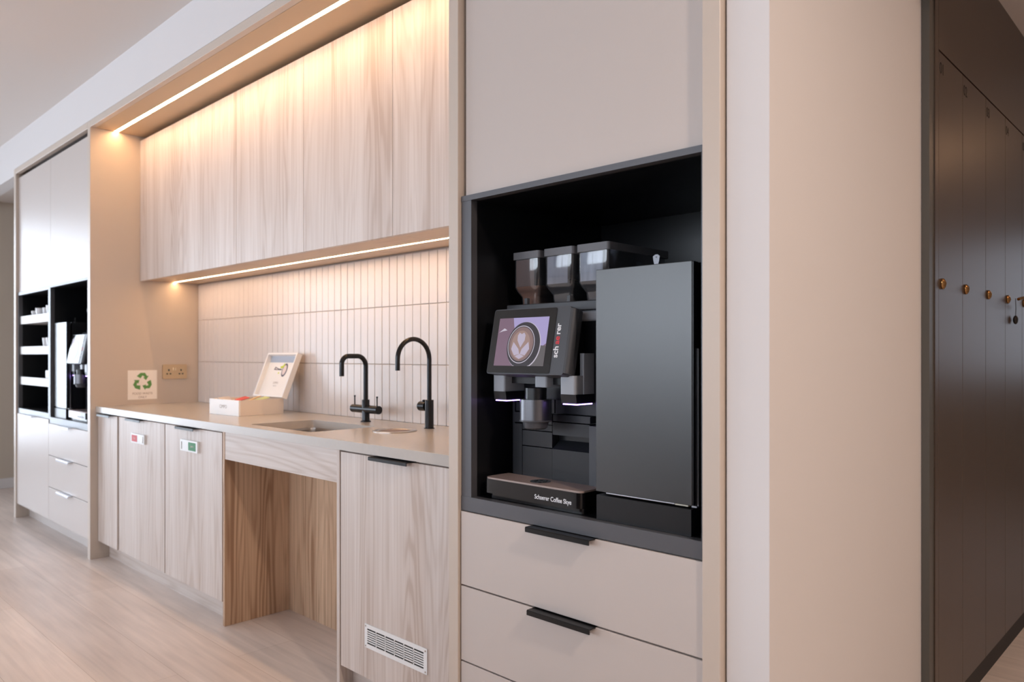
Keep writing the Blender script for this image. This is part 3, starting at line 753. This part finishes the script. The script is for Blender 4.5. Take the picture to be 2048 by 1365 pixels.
# lower back plates
g = mb('panel_black').box(mx0+0.004, -1.549, 1.618, 1.64, 0.85, 1.075)
g.box(-1.546, -1.513, 1.610, 1.64, 0.85, 1.0).box(-1.546, -1.397, 1.610, 1.64, 1.004, 1.033).box(-1.511, -1.397, 1.610, 1.64, 0.939, 0.982).box(-1.511, -1.397, 1.610, 1.64, 0.985, 1.002).box(-1.511, -1.397, 1.610, 1.64, 0.85, 0.936)
g.box(-1.546, -1.397, 1.620, 1.64, 1.036, 1.074)
g.build('left_rear_panel', t)
g = mb('panel_black').box(-1.393, -1.262, 1.608, 1.64, 0.977, 1.012).box(-1.393, -1.262, 1.610, 1.64, 1.015, 1.034).box(-1.393, -1.262, 1.606, 1.64, 0.85, 0.937).box(-1.393, -1.238, 1.620, 1.64, 1.037, 1.074)
g.prism([(1.606, 0.937), (1.64, 0.937), (1.64, 0.96)], 'x', -1.393, -1.262)
g.build('right_rear_panel', t)
mb('graphite').box(-1.259, mx1, 1.602, 1.64, 0.85, 1.01).build('corner_post', t)
# drip tray
ty0, ty1 = 1.512, 1.612
g = mb('gloss_black')
g.rbox(-1.573, -1.214, ty0, ty1+0.02, 0.806, 0.846, 0.016, 'z', corners=(0, 0, 1, 1)).rbox(-1.556, -1.214, ty0+0.008, ty1+0.02, NZ0+0.001, 0.806, 0.012, 'z', corners=(0, 0, 1, 1))
tray = g.build('drip_tray', t)
g = mb('tray_plate').rbox(-1.570, -1.216, ty0+0.003, ty1, 0.846, 0.8505, 0.015, 'z', corners=(0, 0, 1, 1)); gr = g.build('grid_plate', tray)
g = mb('gloss_black').cyl((-1.398, 1.562, 0.8509), 0.029, 0.0012, 'z', 32)
for k in range(6):
    a = k*PI/3; g.box(-1.398+0.016*math.cos(a)-0.004, -1.398+0.016*math.cos(a)+0.004, 1.562+0.016*math.sin(a)-0.004, 1.562+0.016*math.sin(a)+0.004, 0.8514, 0.8526)
g.build('drain_grille', tray)
# serif-style model lettering on the tray front
g = mb('white_text').text('Schaerer Coffee Skye', 0.0172, FRONT(-1.3745, ty0-0.0004, 0.8135), 0.0002, 0.010, 'LEFT', 0.86)
g.build('lettering', tray)
# touch screen, tipped back
TLT = -math.atan(0.2)
SM = Matrix.Translation((-1.549, 1.500, 1.148)) @ Matrix.Rotation(TLT, 4, 'X')
SW, SH, STh = 0.283, 0.186, 0.050
g = mb('graphite')
pts = []
r = 0.008
for cx_, cz_, s, rr in ((SW-0.008, SH-0.008, 0, r), (0.008, SH-0.008, 1, r), (0.008, 0.008, 2, r), (SW-0.008, 0.008, 3, r)):
    for i in range(7):
        a = (s+i/6)*PI/2; pts.append((cx_+rr*math.cos(a), cz_+rr*math.sin(a)))
g.prism(pts, 'y', 0.0, STh, SM, smooth=True)
# rounded right shoulder
g.cyl((SW-0.004, 0.016, SH/2), 0.016, SH-0.012, 'z', 32, M4=SM)
disp = g.build('display', t)
g = mb('gloss_black').rbox(0.002, 0.237, -0.0012, -0.0001, 0.003, SH-0.003, 0.006, 'y', M4=SM); g.build('glass', disp)
# the picture on the screen
sx0, sx1, sz0, sz1 = 0.026, 0.213, 0.023, 0.159
g = MB()
def poly(m, pts, dy):
    g.mat(m)
    q = [(min(max(x, sx0), sx1), min(max(z, sz0), sz1)) for x, z in pts]
    vs = [g.bm.verts.new(SM @ Vector((x, -0.0014-dy, z))) for x, z in q]
    f = g.bm.faces.new(vs); f.material_index = g.cur
def disc(m, cx, cz, rx, rz_, dy, n=48, a0=0, a1=2*PI): poly(m, [(cx+rx*math.cos(a0+(a1-a0)*i/n), cz+rz_*math.sin(a0+(a1-a0)*i/n)) for i in range(n)], dy)
poly('s_mauve', [(sx0, sz0), (sx1, sz0), (sx1, sz1), (sx0, sz1)], 0)
poly('s_lilac', [(0.080, sz1), (0.085, 0.140), (0.10, 0.09), (0.17, 0.06), (sx1, 0.085), (sx1, sz1)], 0.0001)
poly('s_olive', [(0.15, sz0), (sx1, sz0), (sx1, 0.078), (0.175, 0.082)], 0.0002)
poly('s_rim', [(0.030, 0.118), (0.045, 0.122), (0.062, 0.124), (0.050, 0.130)], 0.0002)
disc('s_rim', 0.132, 0.080, 0.0625, 0.0665, 0.0003)
disc('s_dark', 0.130, 0.081, 0.0615, 0.0650, 0.0004)
disc('s_rim', 0.122, 0.083, 0.0500, 0.0530, 0.0005)
disc('s_dark', 0.122, 0.083, 0.0480, 0.0510, 0.0006)
disc('s_coffee', 0.122, 0.084, 0.0450, 0.0480, 0.0007)
disc('s_coffee2', 0.120, 0.082, 0.0350, 0.0400, 0.0008)
heart = [(0.121, 0.074), (0.107, 0.094), (0.106, 0.108), (0.112, 0.116), (0.121, 0.112), (0.129, 0.116), (0.135, 0.109), (0.134, 0.094)]
poly('s_milk', heart, 0.0009)
for sgn in (-1, 1):
    poly('s_milk', [(0.121+sgn*0.001, 0.056), (0.121+sgn*0.006, 0.070), (0.121+sgn*0.028, 0.090), (0.121+sgn*0.034, 0.070), (0.121+sgn*0.020, 0.052)], 0.0009)
poly('s_milk', [(0.104, 0.050), (0.121, 0.056), (0.138, 0.050), (0.121, 0.042)], 0.0009)
g.build('screen_image', disp)
g = MB()
TX = SM @ TM((0.2570, -0.0004, 0.046), (0, 0, 1), (-1, 0, 0))
g.mat('white_text').text('sch', 0.0240, TX, 0.0002, 0.02)
g.mat('red_text').text('ae', 0.0240, TX @ Matrix.Translation((0.0365, 0, 0)), 0.0002, 0.02)
g.mat('white_text').text('rer', 0.0240, TX @ Matrix.Translation((0.0625, 0, 0)), 0.0002, 0.02)
g.build('lettering', disp)
# arm behind the screen
mb('black').box(-1.53, -1.29, 1.560, 1.612, 1.12, 1.30).build('display_mount', t)
# outlets
def outlet(x0, x1, y0, post=False):
    o = mb('grey_block').rbox(x0, x1, y0, 1.612, 1.097, 1.146, 0.007, 'z', corners=(0, 0, 1, 1))
    if post: o.rbox(x1-0.012, x1+0.002, y0+0.035, 1.612, 1.097, 1.205, 0.003, 'z')
    o = o.build('outlet', t)
    g = mb('black').prism([(y0+0.002, 1.0968), (1.612, 1.0968), (1.612, 1.0725), (y0+0.006, 1.0725)], 'x', x0+0.001, x1+0.002); g.build('nozzle', o)
    g = mb('led_violet').box(x0+0.008, x1+0.003, y0+0.004, y0+0.0065, 1.0695, 1.0722).box(x1+0.001, x1+0.0035, y0+0.0065, 1.600, 1.0695, 1.0722); g.build('light_line', o)
outlet(-1.553, -1.506, 1.530)
outlet(-1.301, -1.250, 1.530, True)
mb('grey_block').rbox(-1.394, -1.350, 1.532, 1.612, 1.113, 1.146, 0.007, 'z').build('centre_block', t)
g = mb('steel_dark').cyl((-1.400, 1.545, 1.051), 0.044, 0.056, 'z', 40); sp = g.build('brew_cylinder', t)
g = mb('black').lathe((-1.400, 1.545, 0), [(0.0005, 1.079), (0.030, 1.079), (0.030, 1.11), (0.0005, 1.11)], 32, close=False); g.build('neck', sp)
g = mb('graphite').lathe((-1.400, 1.545, 0), [(0.0005, 1.0228), (0.045, 1.0228), (0.045, 1.019), (0.036, 1.017), (0.032, 1.001), (0.026, 0.997), (0.0005, 0.997)], 40); g.build('cup_nozzle', sp)
# hoppers
def hopper(x0, x1, kind):
    y0, y1 = 1.622, 1.915
    ld = mb('grey_lid').rbox(x0-0.002, x1+0.002, y0-0.003, y1, 1.482, 1.503, 0.010, 'z')
    # clear case: straight upper part, tapering throat
    g = mb('clear_grey'); bm = g.bm
    L_ = [rrect(x0+0.002, x1-0.002, y0, y1-0.01, 0.010, 1.4818), rrect(x0+0.002, x1-0.002, y0, y1-0.01, 0.010, 1.400), rrect(x0+0.006, x1-0.006, y0+0.006, y1-0.02, 0.010, 1.388),
          rrect(x0+0.018, x1-0.014, y0+0.012, y1-0.04, 0.010, 1.372), rrect(x0+0.020, x1-0.016, y0+0.014, y1-0.06, 0.010, 1.3475)]
    RR = [[bm.verts.new(p) for p in l] for l in L_]
    for a, b in zip(RR[:-1], RR[1:]):
        n = len(a)
        for i in range(n):
            f = bm.faces.new((a[i], b[i], b[(i+1) % n], a[(i+1) % n])); f.smooth = True
    bm.faces.new(RR[-1])
    bmesh.ops.recalc_face_normals(bm, faces=bm.faces)
    case = g.build('bean_hopper', t)
    WORLD[ld_name(ld, case)] = WORLD[t.name]
    fill = mb('cocoa' if kind == 'cocoa' else 'beans'); bm = fill.bm
    top = 1.402 if kind == 'cocoa' else 1.407
    e = 0.0018
    L_ = [rrect(x0+0.002+e, x1-0.002-e, y0+e, y1-0.01-e, 0.010, top), rrect(x0+0.006+e, x1-0.006-e, y0+0.006+e, y1-0.02-e, 0.010, 1.388),
          rrect(x0+0.018+e, x1-0.014-e, y0+0.012+e, y1-0.04-e, 0.010, 1.372), rrect(x0+0.020+e, x1-0.016-e, y0+0.014+e, y1-0.06-e, 0.010, 1.3480)]
    RR = [[bm.verts.new(p) for p in l] for l in L_]
    for a, b in zip(RR[:-1], RR[1:]):
        n = len(a)
        for i in range(n): bm.faces.new((a[i], b[i], b[(i+1) % n], a[(i+1) % n]))
    bm.faces.new(RR[-1])
    c = bm.verts.new(((x0+x1)/2, (y0+y1)/2, top+0.012)); a = RR[0]
    for i in range(len(a)): bm.faces.new((a[i], a[(i+1) % len(a)], c))
    bmesh.ops.recalc_face_normals(bm, faces=bm.faces)
    fill.build('cocoa_powder' if kind == 'cocoa' else 'coffee_beans', case)
    fm = 'cocoa_film' if kind == 'cocoa' else ('grey_reflection' if x0 < -1.4 else 'white_reflection')   # cocoa film in one hopper, window reflection painted behind the other fronts
    mb(fm).box(x0+0.012, x1-0.020, y0+0.0006, y0+0.0014, 1.402, 1.480).build('film_and_reflection', case)
    if kind == 'beans':
        rng = random.Random(int((x0+5)*1000)); f_ = mb('beans')
        for k in range(46):
            f_.sphere((rng.uniform(x0+0.012, x1-0.012), rng.uniform(y0+0.010, y0+0.06), top+rng.uniform(0.0, 0.006)), 0.0048, (1.25, 0.8, 0.7), 8)
        f_.build('loose_beans', case)
def ld_name(ld, case):
    o = ld.build('lid', case); return o.name
hopper(-1.560, -1.457, 'cocoa'); hopper(-1.438, -1.331, 'beans'); hopper(-1.317, -1.209, 'beans')
for xx in (-1.490, -1.330):
    mb('graphite').box(xx-0.006, xx+0.006, 1.601, 1.6125, 1.3472, 1.365, 0.001).build('hopper_catch', t)
mb('blue').box(-1.2085, -1.2075, 1.74, 1.80, 1.418, 1.430).build('blue_label', t)

# ------------------------------------------------------------------ milk cooler
t = thing('milk_cooler', 'tall black milk cooler with a flat door beside the near coffee machine', 'cooler', (-1.025, 1.75, NZ0), group='black milk coolers in niches')
MC = t
g = mb('black').box(-1.160, -0.893, 1.540, 1.96, 0.856, 1.4125).box(-1.160, -0.893, 1.506, 1.96, NZ0+0.001, 0.852)
g.build('body', t)
g = mb('door_black').box(-1.164, -0.892, 1.508, 1.530, 0.8600, 1.4135, 0.0012); dr = g.build('door', t)
g = mb('black').box(-0.8918, -0.8895, 1.510, 1.532, 0.862, 1.412); g.build('door_edge', dr)
mb('silver').rbox(-1.135, -0.940, 1.512, 1.528, 0.8562, 0.8598, 0.0012, 'x').build('bottom_strip', dr)
mb('cream').box(-0.939, -0.905, 1.513, 1.527, 0.8560, 0.8598).build('strip_end', dr)
g = mb('silver').box(-0.8892, -0.8872, 1.528, 1.532, 0.858, 1.215).box(-0.900, -0.8872, 1.520, 1.532, 0.8545, 0.8580); g.build('hinge_strip', dr)
g = mb('steel_dark')
g.cyl((-1.048, 1.6035, 1.4160), 0.006, 0.007, 'z', 20).box(-1.050, -1.046, 1.602, 1.605, 1.417, 1.428)
pts = [(-1.0535, 1.426), (-1.0425, 1.426), (-1.040, 1.434), (-1.038, 1.446), (-1.044, 1.4505), (-1.052, 1.4505), (-1.058, 1.446), (-1.056, 1.434)]
g.prism(pts, 'y', 1.6022, 1.6048)
g.mat('gloss_black').cyl((-1.048, 1.6020, 1.4440), 0.0022, 0.0008, 'y', 12)
k_ = g.build('key', t); k_['label'] = 'small silver key standing in the cooler top'

# ------------------------------------------------------------------ far tall cupboards
t = thing('tall_cupboard', 'far tall greige cupboard with white shelves of cups in a black niche', 'cupboard', (-6.115, 1.8, 0), group='far tall cupboards')
g = mb('laminate').box(-6.514, -6.496, 1.520, 2.20, 0.10, 2.515).box(-5.738, -5.722, 1.520, 2.20, 0.10, 2.515).box(-6.496, -5.738, 2.18, 2.20, 0.10, 2.515).box(-6.496, -5.738, 1.520, 2.18, 2.497, 2.515)
g.build('body', t)
mb('laminate').box(-6.513, -5.7225, 1.496, 1.516, 1.665, 2.512, 0.0012).build('upper_door', t)
g = mb('frame_metal').box(-6.513, -5.722, 1.488, 1.514, 1.640, 1.6625).box(-6.513, -5.722, 1.488, 1.514, 0.776, 0.812).box(-6.513, -6.490, 1.4885, 1.514, 0.812, 1.640).box(-5.745, -5.722, 1.4885, 1.514, 0.812, 1.640)
g.build('niche_trim', t)
g = mb('black').box(-6.495, -6.487, 1.514, 2.105, 0.812, 1.640).box(-5.748, -5.740, 1.514, 2.105, 0.812, 1.640).box(-6.487, -5.748, 1.514, 2.105, 1.640, 1.648).box(-6.487, -5.748, 1.514, 2.105, 0.804, 0.812).box(-6.487, -5.748, 2.105, 2.112, 0.812, 1.640)
g.build('niche_lining', t)
for z0, z1 in ((1.428, 1.486), (1.207, 1.263), (0.986, 1.042)):
    g = mb('shelf').box(-6.486, -5.749, 1.500, 1.512, z0, z1, 0.001).box(-6.486, -5.749, 1.512, 1.95, z0, z0+0.014)
    g.build('shelf', t)
d = mb('laminate').box(-6.513, -5.7225, 1.484, 1.504, 0.106, 0.773, 0.0012).build('lower_door', t)
pull(d, -6.28, -6.03, 0.7745, 1.484, 'silver')
t = thing('tall_cupboard', 'far tall greige cupboard with a coffee machine niche over three drawers', 'cupboard', (-5.315, 1.8, 0), group='far tall cupboards')
g = mb('laminate').box(-5.7205, -5.703, 1.520, 2.20, 0.10, 2.515).box(-4.926, -4.909, 1.520, 2.20, 0.10, 2.515).box(-5.703, -4.926, 2.18, 2.20, 0.10, 2.515).box(-5.703, -4.926, 1.520, 2.18, 2.497, 2.515)
g.build('body', t)
mb('laminate').box(-5.7195, -4.912, 1.496, 1.516, 1.665, 2.512, 0.0012).build('upper_door', t)
g = mb('frame_metal').box(-5.7205, -4.9095, 1.488, 1.514, 1.650, 1.6625).box(-5.7205, -4.9095, 1.488, 1.514, 0.7495, 0.7895).box(-5.7205, -5.700, 1.4885, 1.514, 0.7895, 1.650).box(-4.950, -4.9095, 1.4885, 1.514, 0.7895, 1.650)
g.build('niche_trim', t)
g = mb('black').box(-5.702, -5.700, 1.514, 2.105, 0.7895, 1.650).box(-4.950, -4.942, 1.514, 2.105, 0.7895, 1.650).box(-5.700, -4.950, 1.514, 2.105, 1.650, 1.658).box(-5.700, -4.950, 1.514, 2.105, 0.7815, 0.7895).box(-5.700, -4.950, 2.105, 2.112, 0.7895, 1.650)
g.build('niche_lining', t)
for z0, z1 in ((0.5375, 0.7470), (0.3265, 0.5335), (0.106, 0.3225)):
    d = mb('laminate').box(-5.7195, -4.912, 1.484, 1.504, z0, z1, 0.0012).build('drawer', t)
    pull(d, -5.46, -5.22, z1+0.0015, 1.484, 'silver')
tag(mb('laminate').box(-6.514, -4.909, 1.563, 1.581, 0, 0.099).build('plinth'), 'long greige plinth board under the far tall cupboards', 'plinth')
copy_thing(CM, (-3.845, 0, 0), 'far black coffee machine in the niche beside the shelves of cups')
copy_thing(MC, (-4.535, 0, 0), 'far black milk cooler left of the distant coffee machine')
# crockery on the shelves
def cup_mesh(x, y, z, r, h, name='cup', handle=True):
    g = mb('ceramic').lathe((x, y, z), [(0.0005, 0), (r*0.62, 0), (r*0.80, h*0.3), (r, h), (r*0.93, h), (r*0.74, h*0.32), (r*0.5, h*0.06), (0.0005, h*0.06)], 20)
    return g.build(name)
cups = [(-6.33, 0.028, 0.050, 'small white cup at the left end of the top shelf'), (-6.17, 0.042, 0.062, 'wide white cup second from the left on the top shelf'),
        (-6.03, 0.032, 0.060, 'slim white cup in the middle of the top shelf'), (-5.90, 0.045, 0.070, 'largest white cup on the top shelf'), (-5.80, 0.036, 0.066, 'white cup at the right end of the top shelf')]
for x, r, h, lab in cups: tag(cup_mesh(x, 1.56, 1.4425, r, h+0.030), lab, 'cup', 'white cups on the shelves')
for x, r, h, lab in ((-6.03, 0.034, 0.100, 'left white cup on the middle shelf'), (-5.92, 0.040, 0.100, 'middle white cup on the middle shelf'), (-5.82, 0.036, 0.085, 'right white cup on the middle shelf')):
    tag(cup_mesh(x, 1.56, 1.2215, r, h), lab, 'cup', 'white cups on the shelves')
for x, lab in ((-5.93, 'left white carton on the lowest shelf'), (-5.835, 'right white carton on the lowest shelf')):
    tag(mb('shelf').box(x-0.042, x+0.042, 1.530, 1.60, 1.0005, 1.095, 0.002).build('carton'), lab, 'box', 'white cartons on the lowest shelf')

# ------------------------------------------------------------------ lockers in the corridor
XL = -0.681
ys = [2.6205, 2.900, 3.220, 3.540, 3.860, 4.180, 4.500]
tag(mb('locker_trim').box(-0.7030, XL, 2.523, 2.5285, 0, 2.579).box(-0.7030, XL-0.0035, 2.5285, 2.5830, 0, 2.579).build('end_trim'), 'grey edge trim between the pale corner and the dark lockers', 'panel')
tag(mb('locker').box(-0.95, XL, 2.6215, 4.52, 2.1555, 2.579).build('head_panel'), 'dark taupe head panel above the numbered lockers', 'panel')
tag(mb('locker').box(-0.7030, XL, 2.5835, 2.6200, 0.0, 2.579).build('filler_panel'), 'narrow taupe filler strip beside locker 01', 'panel')
tag(mb('locker_dark').box(-0.95, XL-0.012, 2.622, 4.50, 0.0, 0.08).build('plinth'), 'dark plinth under the numbered lockers', 'plinth')
names = ['01', '02', '03', '04', '05', '06']
for i in range(6):
    a, b = ys[i]+0.0012, ys[i+1]-0.0012
    lab = ['tall taupe locker numbered 01, nearest the pale corner', 'tall taupe locker numbered 02, between 01 and 03', 'tall taupe locker numbered 03, between 02 and 04',
           'tall taupe locker numbered 04 with the hanging key', 'tall taupe locker numbered 05 at the right edge', 'tall taupe locker numbered 06 beyond 05'][i]
    q = thing('locker', lab, 'locker', (-0.8, (a+b)/2, 0.085), group='lockers in the corridor')
    if a < 2.62: g = mb('locker').box(-0.94, XL-0.020, 2.6215, b, 0.085, 2.150)
    else: g = mb('locker').box(-0.94, XL-0.020, a, b, 0.085, 2.150)
    g.build('body', q)
    d = mb('locker').box(XL-0.018, XL, a, b, 0.085, 2.1505, 0.0012).build('door', q)
    g = mb('bronze').lathe((XL, a+0.035, 1.425), [(0.0165, 0), (0.0175, 0.003), (0.016, 0.006), (0.010, 0.010), (0.004, 0.0125), (0.0005, 0.013)], 24, 'x')
    g.build('knob', d)
    g = mb('number').text(names[i], 0.050, SIDE(XL+0.0004, a+0.008, 2.085), 0.0002, 0.0, 'LEFT'); g.build('number', d)
# key hanging in the lock of locker 04
t = thing('locker_key', 'brass key on a curved strap with a dark round fob at locker 04', 'key', (XL+0.034, 3.60, 1.38))
P = [(XL+0.0335+0.014*math.sin(i/10*PI), 3.60+0.15*i/10, 1.425+0.020*math.sin(i/10*PI)-0.028*i/10) for i in range(11)]
mb('bronze').tube(P, 0.006, 10).build('strap', t)
mb('locker_dark').sphere((XL+0.012, 3.665, 1.345), 0.018, (0.5, 1, 1)).build('fob', t)
mb('locker_dark').tube([(XL+0.020, 3.62, 1.430), (XL+0.016, 3.65, 1.39), (XL+0.012, 3.665, 1.36)], 0.0012, 6).build('cord', t)
